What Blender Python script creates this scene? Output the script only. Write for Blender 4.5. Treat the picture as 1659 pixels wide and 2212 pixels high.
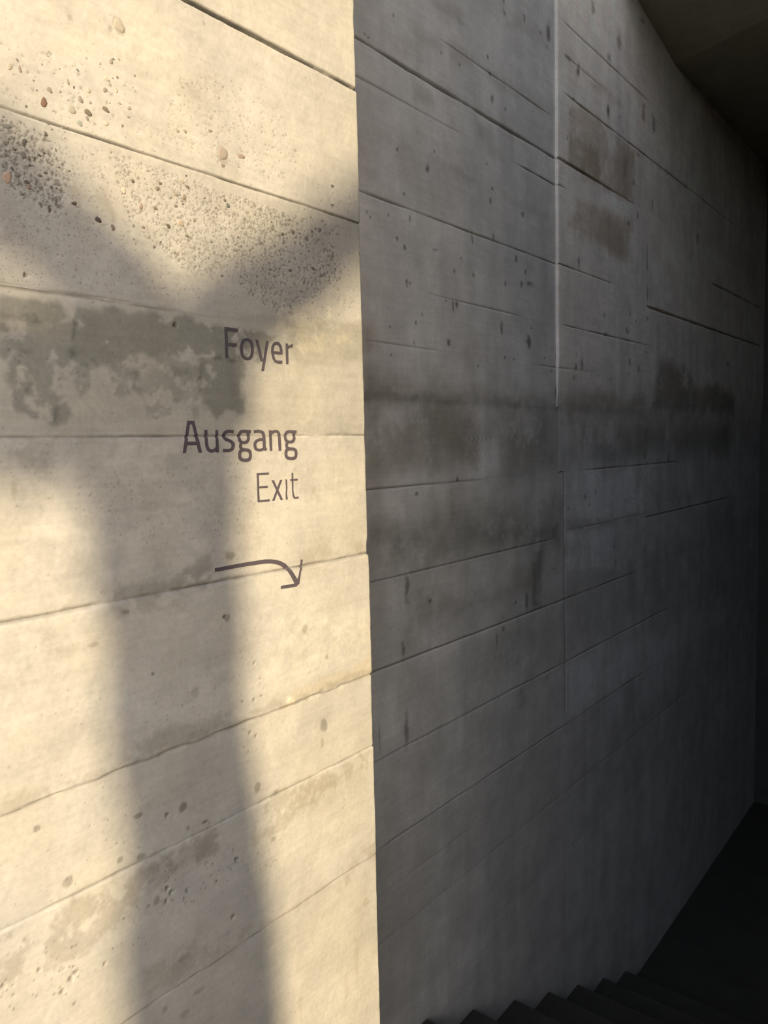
import bpy, math, random
import numpy as np

# ---------------------------------------------------------------- clear
for o in list(bpy.data.objects):
    bpy.data.objects.remove(o, do_unlink=True)
SC = bpy.context.scene
COL = SC.collection

# ---------------------------------------------------------------- camera
EYE = 1.5864                       # height of the lens above the upper landing
ROLL, PITCH, YAW = 0.0240878, 0.0844115, 0.678431
FPX, CXP, CYP = 1660.0, 829.5, 1106.0
cy_, sy_, cp_, sp_ = math.cos(YAW), math.sin(YAW), math.cos(PITCH), math.sin(PITCH)
FWD = np.array([cy_*cp_, sy_*cp_, -sp_])
RGT0 = np.array([sy_, -cy_, 0.0])
UP0 = np.cross(RGT0, FWD)
RGT = math.cos(ROLL)*RGT0 - math.sin(ROLL)*UP0
UPV = math.sin(ROLL)*RGT0 + math.cos(ROLL)*UP0
CAM = np.array([0.0, 0.0, EYE])
from mathutils import Matrix
cam = bpy.data.cameras.new('camera')
cam.sensor_fit = 'VERTICAL'; cam.sensor_height = 36.0; cam.sensor_width = 27.0
cam.lens = FPX/2212.0*36.0
cam.clip_start = 0.02
camo = bpy.data.objects.new('camera', cam); COL.objects.link(camo)
camo.matrix_world = Matrix(((RGT[0], UPV[0], -FWD[0], CAM[0]), (RGT[1], UPV[1], -FWD[1], CAM[1]),
                            (RGT[2], UPV[2], -FWD[2], CAM[2]), (0, 0, 0, 1)))
SC.camera = camo

# ---------------------------------------------------------------- sky, sun, exposure
SUN_AZ, SUN_EL = math.radians(54.0), math.radians(22.0)      # direction the light travels, against the wall
SUND = np.array([math.cos(SUN_AZ)*math.cos(SUN_EL), math.sin(SUN_AZ)*math.cos(SUN_EL), -math.sin(SUN_EL)])
SUN_STRENGTH, SUN_COL = 6.5, (1.0, 0.82, 0.53)
SKY_STRENGTH, SKY_SAT = 0.33, 0.72
SC.view_settings.view_transform = 'Standard'
SC.view_settings.look = 'None'
SC.view_settings.exposure = 0.0
SC.view_settings.gamma = 1.0
SC.view_settings.use_curve_mapping = False

sun = bpy.data.lights.new('sun', 'SUN')
sun.energy = SUN_STRENGTH; sun.color = SUN_COL; sun.angle = math.radians(0.53)
suno = bpy.data.objects.new('sun', sun); COL.objects.link(suno)
from mathutils import Vector
suno.rotation_euler = Vector(SUND).to_track_quat('-Z', 'Y').to_euler()
suno.location = tuple(-12*SUND + np.array([1, 1, 2]))

wd = bpy.data.worlds.new('sky'); SC.world = wd; wd.use_nodes = True
nt = wd.node_tree; nt.nodes.clear()
sky = nt.nodes.new('ShaderNodeTexSky'); sky.sky_type = 'NISHITA'; sky.sun_disc = False
sky.sun_elevation = SUN_EL; sky.sun_rotation = math.atan2(-SUND[0], -SUND[1])
hsv = nt.nodes.new('ShaderNodeHueSaturation'); hsv.inputs['Saturation'].default_value = SKY_SAT
bg = nt.nodes.new('ShaderNodeBackground'); bg.inputs['Strength'].default_value = SKY_STRENGTH
wo = nt.nodes.new('ShaderNodeOutputWorld')
nt.links.new(sky.outputs[0], hsv.inputs['Color']); nt.links.new(hsv.outputs[0], bg.inputs['Color'])
nt.links.new(bg.outputs[0], wo.inputs['Surface'])

# ---------------------------------------------------------------- helpers
DL, DR = 1.00, 1.20               # distance from the lens to the left (sunlit) and right (shaded) wall
XC = 1.187*DL                     # right end of the sunlit wall

def ray(px, py):
    return FWD*FPX + RGT*(px-CXP) - UPV*(py-CYP)
def at(px, py, D):
    """point of the wall at depth D that the photograph shows at (px, py) -> (X, Z)"""
    v = ray(px, py); t = D/v[1]
    return v[0]*t, EYE + v[2]*t
def jac(px, py, D):
    a = at(px, py, D); b = at(px+1, py, D); c = at(px, py+1, D)
    return math.hypot(b[0]-a[0], b[1]-a[1]), math.hypot(c[0]-a[0], c[1]-a[1])

RT = np.random.RandomState(7).rand(16, 256, 256)
def vnoise(x, z, s, seed=0):
    t = RT[seed % 16]
    u = x/s + 37.3*seed + 1000; v = z/s + 11.7*seed + 1000
    i = np.floor(u).astype(np.int64); j = np.floor(v).astype(np.int64)
    fu = u-i; fv = v-j
    fu = fu*fu*(3-2*fu); fv = fv*fv*(3-2*fv)
    i0 = i % 256; i1 = (i+1) % 256; j0 = j % 256; j1 = (j+1) % 256
    return ((t[i0, j0]*(1-fu)+t[i1, j0]*fu)*(1-fv) + (t[i0, j1]*(1-fu)+t[i1, j1]*fu)*fv)*2-1
def fbm(x, z, s, octv=4, seed=0, sx=1.0, sz=1.0):
    r = 0; a = 1.0; n = 0
    for k in range(octv):
        r = r + a*vnoise(x*sx, z*sz, s/2**k, seed+k); n += a; a *= 0.55
    return r/n*1.5
def sstep(a, b, x):
    t = np.clip((x-a)/(b-a), 0, 1); return t*t*(3-2*t)

def poly_mask(x, z, pts, soft, warp, ws, seed):
    """soft mask (0..1) of a polygon in wall metres, its outline roughened by noise"""
    pts = np.array(pts)
    lo = pts.min(0)-soft-warp*2; hi = pts.max(0)+soft+warp*2
    m = np.zeros_like(x)
    sel = (x > lo[0]) & (x < hi[0]) & (z > lo[1]) & (z < hi[1])
    if not sel.any(): return m
    X = x[sel]; Z = z[sel]
    if warp:
        n1 = fbm(X, Z, ws, 4, seed); n2 = fbm(X, Z, ws, 4, seed+5)
        X = X+warp*n1; Z = Z+warp*n2
    ins = np.zeros(X.shape, bool); dmin = np.full(X.shape, 1e9)
    n = len(pts)
    for k in range(n):
        x1, z1 = pts[k]; x2, z2 = pts[(k+1) % n]
        if z1 != z2:
            c = ((z1 > Z) != (z2 > Z)) & (X < (x2-x1)*(Z-z1)/(z2-z1)+x1)
            ins ^= c
        dx, dz = x2-x1, z2-z1; L = dx*dx+dz*dz
        t = np.clip(((X-x1)*dx+(Z-z1)*dz)/L, 0, 1)
        dmin = np.minimum(dmin, np.hypot(X-x1-t*dx, Z-z1-t*dz))
    sd = np.where(ins, dmin, -dmin)
    m[sel] = sstep(-soft, soft, sd)
    return m
def blob_mask(x, z, cx, cz, rx, rz, soft, rough, seed):
    m = np.zeros_like(x)
    k = 1.6
    sel = (abs(x-cx) < rx*k+0.002) & (abs(z-cz) < rz*k+0.002)
    if not sel.any(): return m
    X = x[sel]; Z = z[sel]
    d = np.hypot((X-cx)/rx, (Z-cz)/rz) + rough*fbm(X, Z, max(rx, rz)*0.7, 3, seed)
    m[sel] = 1-sstep(1-soft, 1+soft*0.3, d)
    return m
def P(D, *pxs): return [at(a, b, D) for a, b in pxs]

def new_obj(name, verts, faces, mat, parent=None, smooth=False, colors=None):
    me = bpy.data.meshes.new(name)
    me.from_pydata([tuple(map(float, v)) for v in verts], [], faces)
    return fin(name, me, mat, parent, smooth, colors)
def fin(name, me, mat, parent, smooth, colors):
    if colors is not None:
        ca = me.attributes.new('albedo', 'FLOAT_COLOR', 'POINT')
        a = np.ones((len(me.vertices), 4), np.float32); a[:, :3] = colors
        ca.data.foreach_set('color', a.ravel())
    me.materials.append(mat)
    if smooth:
        me.polygons.foreach_set('use_smooth', np.ones(len(me.polygons), bool))
    me.update()
    o = bpy.data.objects.new(name, me); COL.objects.link(o)
    if parent: o.parent = parent
    return o
def grid_obj(name, V, mat, parent, colors, smooth=True, sides=''):
    """V: (rows, cols, 3)"""
    r, c = V.shape[:2]
    idx = np.arange(r*c).reshape(r, c)
    q = np.stack([idx[:-1, :-1], idx[:-1, 1:], idx[1:, 1:], idx[1:, :-1]], -1)
    keep = np.ones((r-1, c-1), bool)
    keep[1] = False; keep[-2] = False
    if 'L' in sides: keep[:, 1] = False
    if 'R' in sides: keep[:, -2] = False
    q = q[keep]
    me = bpy.data.meshes.new(name)
    me.vertices.add(r*c); me.vertices.foreach_set('co', V.reshape(-1, 3).astype(np.float32).ravel())
    me.loops.add(q.size); me.loops.foreach_set('vertex_index', q.astype(np.int32).ravel())
    me.polygons.add(len(q)); me.polygons.foreach_set('loop_start', np.arange(0, q.size, 4, dtype=np.int32))
    me.update(calc_edges=True)
    return fin(name, me, mat, parent, smooth, colors)
def box_vf(x0, x1, y0, y1, z0, z1):
    v = [(x0, y0, z0), (x1, y0, z0), (x1, y1, z0), (x0, y1, z0), (x0, y0, z1), (x1, y0, z1), (x1, y1, z1), (x0, y1, z1)]
    f = [(0, 3, 2, 1), (4, 5, 6, 7), (0, 1, 5, 4), (1, 2, 6, 5), (2, 3, 7, 6), (3, 0, 4, 7)]
    return v, f
def box(name, b, mat, parent=None):
    v, f = box_vf(*b); return new_obj(name, v, f, mat, parent)
def bevel(o, w, seg=2):
    m = o.modifiers.new('bevel', 'BEVEL'); m.width = w; m.segments = seg; m.limit_method = 'ANGLE'
def structure(o): o['kind'] = 'structure'; return o
def thing(name, label, cat, loc, group=None):
    o = bpy.data.objects.new(name, None); COL.objects.link(o)
    o.empty_display_size = 0.05; o.location = loc
    o['label'] = label; o['category'] = cat
    if group: o['group'] = group
    bpy.context.view_layer.update()
    return o
def adopt(o, parent):
    """parent a mesh built in world coordinates to an empty that stands elsewhere"""
    o.parent = parent; o.matrix_parent_inverse = parent.matrix_world.inverted()

# ---------------------------------------------------------------- materials
def mat_new(name):
    m = bpy.data.materials.new(name); m.use_nodes = True
    n = m.node_tree; b = n.nodes['Principled BSDF']
    b.inputs['Specular IOR Level'].default_value = 0.3
    return m, n, b
def noise_node(n, scale, detail=4, rough=0.6, mapscale=None, coord='pos'):
    g = n.nodes.new('ShaderNodeNewGeometry')
    src = g.outputs['Position']
    if mapscale:
        mp = n.nodes.new('ShaderNodeMapping'); mp.inputs['Scale'].default_value = mapscale
        n.links.new(src, mp.inputs['Vector']); src = mp.outputs[0]
    t = n.nodes.new('ShaderNodeTexNoise'); t.inputs['Scale'].default_value = scale
    t.inputs['Detail'].default_value = detail; t.inputs['Roughness'].default_value = rough
    n.links.new(src, t.inputs['Vector']); return t.outputs['Fac']
def ramp(n, fac, stops):
    r = n.nodes.new('ShaderNodeValToRGB')
    while len(r.color_ramp.elements) < len(stops): r.color_ramp.elements.new(0.5)
    for e, (p, c) in zip(r.color_ramp.elements, stops):
        e.position = p; e.color = (*c, 1)
    n.links.new(fac, r.inputs[0]); return r.outputs[0]
def mult(n, a, b, fac=1.0):
    m = n.nodes.new('ShaderNodeMix'); m.data_type = 'RGBA'; m.blend_type = 'MULTIPLY'
    m.inputs[0].default_value = fac
    n.links.new(a, m.inputs[6]); n.links.new(b, m.inputs[7]); return m.outputs[2]
def bump(n, b, parts):
    prev = None
    for fac, strength, dist in parts:
        bp = n.nodes.new('ShaderNodeBump'); bp.inputs['Strength'].default_value = strength
        bp.inputs['Distance'].default_value = dist
        n.links.new(fac, bp.inputs['Height'])
        if prev: n.links.new(prev, bp.inputs['Normal'])
        prev = bp.outputs[0]
    n.links.new(prev, b.inputs['Normal'])
def concrete(name, tint, attr=True, fine=0.0006, grain=0.14):
    m, n, b = mat_new(name)
    if attr:
        a = n.nodes.new('ShaderNodeAttribute'); a.attribute_name = 'albedo'; base = a.outputs['Color']
    else:
        a = n.nodes.new('ShaderNodeRGB'); a.outputs[0].default_value = (*tint, 1); base = a.outputs[0]
    n1 = ramp(n, noise_node(n, 9, 6, 0.65), [(0.3, (0.86, 0.86, 0.86)), (0.7, (1.1, 1.1, 1.1))])
    n2 = ramp(n, noise_node(n, 130, 5, 0.7), [(0.25, (0.90, 0.895, 0.89)), (0.6, (1.04, 1.04, 1.04))])
    n3 = ramp(n, noise_node(n, 1.0, 5, 0.7, (6, 6, 90)), [(0.3, (0.93, 0.93, 0.93)), (0.7, (1.05, 1.05, 1.05))])
    c = mult(n, mult(n, mult(n, base, n1), n2), n3)
    n.links.new(c, b.inputs['Base Color'])
    b.inputs['Roughness'].default_value = 0.82
    bump(n, b, [(noise_node(n, 420, 4, 0.7), 0.16, fine), (noise_node(n, 90, 5, 0.65), 0.12, fine*2),
                (noise_node(n, 1.0, 4, 0.6, (9, 9, 260)), grain, fine)])
    return m
M_CONC = concrete('board_formed_concrete', (1, 1, 1))
M_CORE = concrete('plain_concrete', (0.40, 0.37, 0.33), attr=False)
M_CEIL = concrete('ceiling_concrete', (0.42, 0.385, 0.28), attr=False)
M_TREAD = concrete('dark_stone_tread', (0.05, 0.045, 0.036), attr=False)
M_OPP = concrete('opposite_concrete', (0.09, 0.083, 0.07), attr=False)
M_PAVE = concrete('paving', (0.42, 0.42, 0.41), attr=False)
def flat_mat(name, col, rough, spec=0.3, lo=0.85, hi=1.1, sc=60):
    m, n, b = mat_new(name)
    a = n.nodes.new('ShaderNodeRGB'); a.outputs[0].default_value = (*col, 1)
    c = mult(n, a.outputs[0], ramp(n, noise_node(n, sc, 4), [(0.3, (lo,)*3), (0.7, (hi,)*3)]))
    n.links.new(c, b.inputs['Base Color']); b.inputs['Roughness'].default_value = rough
    b.inputs['Specular IOR Level'].default_value = spec
    return m
M_INK = flat_mat('violet_black_lettering', (0.088, 0.073, 0.085), 0.62, 0.35, 0.92, 1.08, 200)
M_BARK = flat_mat('bark', (0.12, 0.09, 0.06), 0.9, 0.2, 0.6, 1.3, 25)
M_LEAF = flat_mat('leaf', (0.07, 0.10, 0.035), 0.6, 0.3)

# ================================================================= SUNLIT WALL
rs = np.random.RandomState(21)
L_BASE = np.array([0.450, 0.428, 0.396])
# joints of the board courses, in metres of height (measured on the photograph)
LJ = [EYE+DL*r for r in (-1.45, -1.22, -1.04, -0.851, -0.619, -0.465, -0.215, 0.024, 0.217, 0.438, 0.690, 0.93, 1.17, 1.42, 1.68, 1.95)]
LJ[0] = 0.0
#  (depth of the groove, width of the groove, step of the course below against the one above)
LWIG = {10: .0005, 9: .0007, 4: .0008}
LPROF = {7: (0.0016, 0.0018), 6: (0.0030, 0.0026), 5: (0.0028, 0.0022), 4: (0.0018, 0.0014), 3: (0.0014, 0.0014), 8: (0.0014, 0.0018), 9: (0.0042, 0.0014), 10: (0.0130, 0.0030)}
LOFF = {3: 0.0010, 4: -0.0006, 5: 0.0016, 6: -0.0006, 7: -0.0004, 8: 0.0014, 9: 0.0010, 10: -0.0006, 11: 0.0012}
L_PITS = []       # x, z, rx, rz, depth, darkening
def add_pits(poly, n, r0, r1, depth=0.8, dark=0.45, D=DL, store=L_PITS, stretch=1.0, power=2.2):
    xs = [p[0] for p in poly]; ys = [p[1] for p in poly]
    k = 0; tries = 0
    pa = np.array(poly, float)
    while k < n and tries < 40*n:
        tries += 1
        px = rs.uniform(min(xs), max(xs)); py = rs.uniform(min(ys), max(ys))
        ins = False
        for i in range(len(pa)):
            a, b = pa[i], pa[(i+1) % len(pa)]
            if (a[1] > py) != (b[1] > py) and px < (b[0]-a[0])*(py-a[1])/(b[1]-a[1])+a[0]: ins = not ins
        if not ins: continue
        jx, jy = jac(px, py, D); X, Z = at(px, py, D)
        r = r0+(r1-r0)*rs.rand()**power
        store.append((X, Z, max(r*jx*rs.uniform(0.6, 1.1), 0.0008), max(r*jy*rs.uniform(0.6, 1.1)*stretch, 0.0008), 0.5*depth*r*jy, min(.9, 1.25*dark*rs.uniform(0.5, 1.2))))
        k += 1
add_pits([(0, 250), (110, 300), (150, 380), (130, 470), (40, 420), (0, 380)], 620, 1.0, 5.0, 0.9, 0.6)
add_pits([(0, 250), (200, 330), (260, 420), (200, 520), (0, 520)], 520, 0.8, 3.0, 0.8, 0.45)
add_pits([(230, 320), (400, 385), (560, 440), (640, 470), (540, 560), (420, 600), (280, 480)], 1500, 0.8, 3.6, 0.9, 0.5)
add_pits([(380, 390), (600, 440), (600, 580), (400, 600)], 1300, 0.7, 2.2, 0.8, 0.45)
add_pits([(560, 450), (730, 480), (740, 600), (620, 690), (520, 620), (500, 520)], 1300, 0.8, 3.2, 0.9, 0.55)
add_pits([(200, 480), (620, 560), (640, 660), (200, 640), (0, 600), (0, 500)], 520, 0.7, 2.4, 0.8, 0.45)
add_pits([(0, 95), (180, 120), (300, 190), (330, 310), (200, 280), (0, 225)], 170, 0.9, 4.2, 0.7, 0.42)
add_pits([(380, 170), (480, 160), (600, 230), (640, 330), (640, 410), (430, 330), (330, 290)], 620, 0.7, 2.8, 0.7, 0.38)
add_pits([(680, 390), (775, 420), (775, 470), (690, 440)], 50, 0.7, 2.2)
add_pits([(600, 600), (778, 520), (780, 690), (660, 690)], 170, 0.7, 2.4)
add_pits([(0, 200), (300, 250), (780, 470), (780, 640), (400, 640), (0, 610)], 900, 0.6, 2.2, 0.8, 0.42, power=2.6)
add_pits([(0, 0), (760, 0), (780, 2200), (0, 2200)], 1300, 0.6, 1.8, 0.6, 0.35, power=3)
add_pits([(150, 1040), (560, 980), (560, 1150), (330, 1180), (160, 1120)], 330, 0.7, 2.2, 0.7, 0.42)
add_pits([(0, 940), (560, 950), (540, 1040), (0, 1060)], 160, 0.7, 1.8, 0.6, 0.3)
add_pits([(330, 1500), (500, 1480), (480, 1580), (330, 1590)], 60, 0.7, 2.2)
add_pits([(500, 1400), (560, 1420), (570, 1660), (520, 1660)], 24, 1.0, 3.0, 0.9, 0.6)
add_pits([(350, 1860), (430, 1850), (530, 1830), (540, 1880), (420, 1950), (340, 1960)], 90, 0.8, 3.4, 0.9, 0.65)
add_pits([(280, 1960), (380, 1930), (300, 2040), (190, 2060)], 50, 0.8, 2.6, 0.9, 0.6)
add_pits([(100, 2040), (190, 2040), (160, 2180), (60, 2150)], 60, 0.8, 3.6, 0.9, 0.6)
add_pits([(0, 2100), (40, 2120), (30, 2180), (0, 2170)], 14, 0.8, 3.6, 0.9, 0.6)
add_pits([(560, 1800), (620, 1790), (610, 1860), (540, 1900)], 40, 0.7, 1.8, 0.8, 0.5)
add_pits([(180, 1780), (320, 1720), (300, 1850), (200, 1860)], 40, 0.7, 2.0)
for (px, py, r) in [(370, 1926, 5), (361, 1918, 4), (403, 1923, 3), (511, 1857, 5), (359, 1945, 4), (503, 1980, 4), (134, 2142, 5), (152, 2115, 5), (162, 2100, 4), (83, 2096, 4), (6, 2130, 5), (226, 2081, 4), (548, 1432, 3), (548, 1511, 3), (553, 1590, 3), (541, 1582, 3), (485, 1333, 4), (330, 1456, 3), (380, 703, 5), (55, 595, 5), (362, 1761, 4)]:
    jx, jy = jac(px, py, DL); X, Z = at(px, py, DL)
    L_PITS.append((X, Z, r*jx, r*jy*1.15, r*jy*1.1, 0.75))
PITS = np.array(L_PITS)

def course_of(z, J):
    return np.clip(np.searchsorted(J, z, side='right')-1, 0, len(J)-2)
LJA = np.array(LJ)
def h_left(x, z, k=None):
    """relief of the sunlit wall, metres towards the viewer, without pits"""
    h = 0.0007*fbm(x, z, 0.22, 3, 1) + 0.00035*fbm(x, z, 0.03, 3, 4) + 0.00016*fbm(x, z, 0.007, 2, 9)
    kk = course_of(z, LJA)
    off = np.array([LOFF.get(i, 0.0) for i in range(len(LJ)-1)])
    fade = 1-sstep(0.55, 0.80, x)
    h = h + np.where(kk == 8, -0.0004+0.0018*fade, off[kk])
    for j, (dep, wid) in LPROF.items():
        zj = LJ[j]
        zz = zj + LWIG.get(j, .0010)*fbm(x, x*0+j, 0.06, 5, 2+j)
        d = z-zz
        w = wid*(1+(0.2 if j > 8 else 0.6)*fbm(x, x*0+j*3, 0.035, 3, 6))
        a = dep*np.clip(1+(0.35 if j > 8 else 1.3)*fbm(x, x*0+j*7, 0.05, 4, 3), 0.1, 2.2)
        if j == 10: a = a*(0.25+0.75*sstep(0.72, 0.85, x))*(1-0.5*sstep(1.0, 1.18, x))
        if j == 8: a = a*(1-sstep(0.70, 0.86, x))
        h = h - a*np.exp(-(d/np.maximum(w, 0.0008))**2)
    # crumbled lower lip of the course above the grey one
    zj = LJ[8]
    lip = (z > zj-0.02) & (z < zj+0.02)
    rag = zj + 0.004*fbm(x, x*0, 0.045, 4, 12)
    h = h + np.where(lip, 0.0014*sstep(-0.002, 0.002, z-rag)*(1-sstep(0.7, 0.88, x)) - 0.0014*(z > zj)*(1-sstep(0.7, 0.88, x)), 0)
    return h
def pits_eval(x, z, shape_hint=None):
    """sum of pit depth and darkness on arrays of points (grid rows in z, columns in x)"""
    d = np.zeros_like(x); k = np.zeros_like(x)
    xs = x[0]; zs = z[:, 0]
    for (cx, cz, rx, rz, dp, dk) in PITS:
        if cx < xs[0]-rx or cx > xs[-1]+rx or cz < zs[0]-rz or cz > zs[-1]+rz: continue
        i0 = np.searchsorted(xs, cx-rx*1.3); i1 = np.searchsorted(xs, cx+rx*1.3)
        j0 = np.searchsorted(zs, cz-rz*1.3); j1 = np.searchsorted(zs, cz+rz*1.3)
        if i1 <= i0 or j1 <= j0: continue
        X = x[j0:j1, i0:i1]; Z = z[j0:j1, i0:i1]
        a = math.atan2(Z.flat[0]*917 % 1, 1)
        q = np.hypot((X-cx)/rx, (Z-cz)/rz) + 0.22*np.sin(3*np.arctan2(Z-cz, X-cx)+cx*900) + 0.12*np.sin(5*np.arctan2(Z-cz, X-cx)+cz*700)
        s = 1-sstep(0.55, 1.1, q)
        d[j0:j1, i0:i1] = np.maximum(d[j0:j1, i0:i1], dp*s)
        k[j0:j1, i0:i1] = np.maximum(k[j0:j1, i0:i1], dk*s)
    return d, k

# stains: (polygon in photograph pixels, colour multiplier, strength, softness m, warp m, warp scale m, break-up)
DAMP = (0.60, 0.61, 0.60)
L_STAINS = [
 ([(0, 640), (140, 655), (150, 690), (135, 700), (0, 690)], DAMP, 1.0, .003, .006, .04, 0.15),
 ([(160, 665), (300, 670), (420, 690), (520, 702), (600, 722), (560, 775), (520, 770), (400, 780), (300, 760), (250, 790), (150, 780)], DAMP, 1.0, .003, .010, .05, 0.1),
 ([(0, 690), (160, 690), (160, 800), (130, 900), (60, 880), (0, 840)], DAMP, .85, .003, .016, .05, 0.75),
 ([(150, 770), (320, 760), (440, 790), (430, 860), (300, 850), (170, 850)], DAMP, .7, .004, .014, .04, 0.95),
 ([(20, 740), (60, 760), (60, 860), (90, 890), (150, 870), (150, 905), (80, 915), (25, 870)], DAMP, .9, .003, .012, .04, 0.2),
 ([(430, 780), (530, 770), (525, 890), (470, 900), (440, 880)], DAMP, .95, .003, .010, .04, 0.1),
 ([(270, 800), (440, 800), (440, 900), (330, 910), (290, 870)], DAMP, .6, .004, .012, .03, 1.1),
 ([(620, 700), (785, 690), (788, 780), (640, 790)], (0.80, 0.80, 0.76), .75, .006, .008, .05, 0.3),
 ([(560, 680), (780, 610), (785, 735), (640, 770)], (1.22, 1.18, 1.10), .85, .003, .010, .02, 1.25),
 ([(0, 945), (560, 945), (560, 1180), (400, 1260), (0, 1330)], (0.90, 0.90, 0.90), .8, .01, .02, .06, 0.8),
 ([(0, 640), (785, 700), (785, 940), (0, 935)], (0.88, 0.88, 0.86), .9, .004, .004, .06, 0.0),
 ([(0, 945), (150, 940), (280, 960), (240, 1020), (0, 1010)], (0.80, 0.80, 0.79), .7, .004, .014, .04, 0.9),
 ([(440, 1200), (470, 1190), (470, 1235), (440, 1270), (340, 1285), (230, 1300), (230, 1280), (380, 1250)], (0.66, 0.65, 0.63), .8, .004, .008, .03, 0.45),
 ([(225, 1300), (300, 1290), (420, 1275), (400, 1310), (280, 1330), (230, 1325)], (0.74, 0.73, 0.71), .75, .005, .01, .03, 0.5),
 ([(600, 1010), (690, 1000), (690, 1090), (650, 1080)], (0.85, 0.83, 0.8), .6, .004, .008, .03, 0.9),
 ([(640, 1190), (792, 1170), (793, 1195), (650, 1222)], (0.84, 0.82, 0.78), .7, .005, .006, .03, 0.4),
 ([(0, 1370), (210, 1345), (215, 1420), (80, 1430), (0, 1480)], (0.80, 0.79, 0.76), .5, .006, .012, .03, 1.0),
 ([(600, 1530), (640, 1490), (760, 1440), (803, 1415), (805, 1455), (700, 1490), (610, 1530)], (0.97, 0.92, 0.82), .9, .004, .006, .03, 0.2),
 ([(300, 1580), (520, 1540), (700, 1480), (803, 1440), (804, 1453), (520, 1560), (250, 1660)], (0.78, 0.76, 0.73), .75, .004, .006, .03, 0.35),
 ([(0, 1720), (250, 1650), (255, 1660), (0, 1762)], (0.80, 0.78, 0.74), .7, .004, .005, .03, 0.35),
 ([(580, 1340), (790, 1320), (800, 1390), (640, 1470), (590, 1500)], (1.14, 1.14, 1.12), .7, .006, .012, .04, 0.8),
 ([(230, 1490), (600, 1440), (560, 1540), (260, 1600)], (1.10, 1.10, 1.12), .7, .02, .02, .05, 0.5),
 ([(0, 2030), (210, 1925), (330, 1850), (480, 1770), (480, 1830), (330, 1900), (260, 1990), (150, 2080), (0, 2120)], (0.77, 0.75, 0.72), .85, .004, .014, .025, 0.85),
 ([(540, 1745), (700, 1665), (806, 1620), (806, 1650), (720, 1690), (620, 1780), (545, 1830)], (0.80, 0.78, 0.74), .8, .004, .012, .03, 0.75),
 ([(300, 1890), (470, 1790), (470, 1840), (320, 1920)], (0.70, 0.68, 0.66), .6, .005, .010, .03, 0.6),
 ([(300, 2090), (420, 2040), (560, 1990), (600, 1980), (400, 2110), (310, 2165)], (0.80, 0.78, 0.75), .7, .005, .008, .03, 0.5),
 ([(600, 1985), (810, 1820), (812, 1845), (610, 1985)], (0.84, 0.81, 0.77), .7, .006, .006, .03, 0.5),
 ([(760, 1840), (812, 1810), (812, 1860)], (0.85, 0.82, 0.78), .6, .006, .006, .03, 0.5),
 ([(520, 1000), (785, 990), (790, 1190), (560, 1200)], (1.05, 1.05, 1.02), .6, .01, .02, .04, 0.8),
 ([(225, 410), (250, 470), (245, 480), (215, 430)], (0.70, 0.67, 0.63), .8, .008, .003, .03, 0.0),
 ([(160, 395), (180, 420), (165, 440), (150, 410)], (0.70, 0.67, 0.65), .7, .008, .003, .03, 0.0),
 ([(0, 430), (25, 440), (55, 500), (30, 540), (0, 530)], (0.80, 0.78, 0.80), .8, .012, .006, .03, 0.0),
 ([(380, 165), (470, 155), (480, 200), (420, 240), (400, 220)], (0.86, 0.84, 0.8), .6, .008, .012, .03, 0.6),
 ([(60, 90), (200, 70), (210, 120), (140, 130)], (1.08, 1.07, 1.02), .7, .006, .01, .05, 0.4),
 ([(600, 1690), (785, 1650), (800, 1690), (700, 1760), (640, 1750)], (0.93, 0.91, 0.88), .7, .01, .01, .03, 0.7),
 ([(770, 0), (730, 60), (778, 470), (790, 1100), (812, 1900), (826, 2212), (832, 0)], (1.03, 1.03, 1.0), .7, .01, .01, .03, 0.3),
]
# small oval stains on the sunlit wall: px, py, rx, ry, multiplier
L_SPOTS = [(256, 57, 13, 20, .70), (237, 62, 6, 8, .76), (148, 1905, 11, 14, .62), (395, 1745, 9, 12, .50), (300, 1762, 11, 7, .55), (80, 1790, 10, 8, .6),
 (443, 1775, 8, 4, .45), (557, 1702, 8, 12, .62), (700, 1566, 8, 17, .62), (697, 1605, 4, 12, .78), (657, 1358, 7, 10, .72), (705, 1419, 4, 6, .68), (489, 1333, 8, 8, .6),
 (420, 1493, 9, 14, .80), (260, 1857, 8, 9, .62), (338, 1943, 7, 12, .62), (305, 1850, 10, 8, .62), (270, 1321, 10, 5, .62), (200, 1393, 14, 5, .72), (500, 1200, 12, 10, .62),
 (355, 2180, 6, 10, .75), (430, 2140, 14, 7, .75), (400, 2190, 10, 12, .8), (150, 38, 5, 7, .72), (440, 50, 4, 5, .75), (590, 1812, 5, 6, .7), (597, 1710, 7, 6, .7),
 (407, 1789, 5, 6, .65), (30, 1060, 6, 26, .88), (22, 700, 40, 26, .92), (480, 333, 12, 25, .76), (395, 2068, 14, 8, .8), (750, 1900, 6, 14, .85), (790, 1950, 8, 10, .86),
 (748, 2130, 4, 40, .88), (650, 2180, 4, 40, .9), (770, 2070, 5, 50, .9), (694, 1490, 5, 5, .8), (627, 1515, 9, 10, 1.2), (620, 1510, 6, 6, 1.2)]

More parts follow.
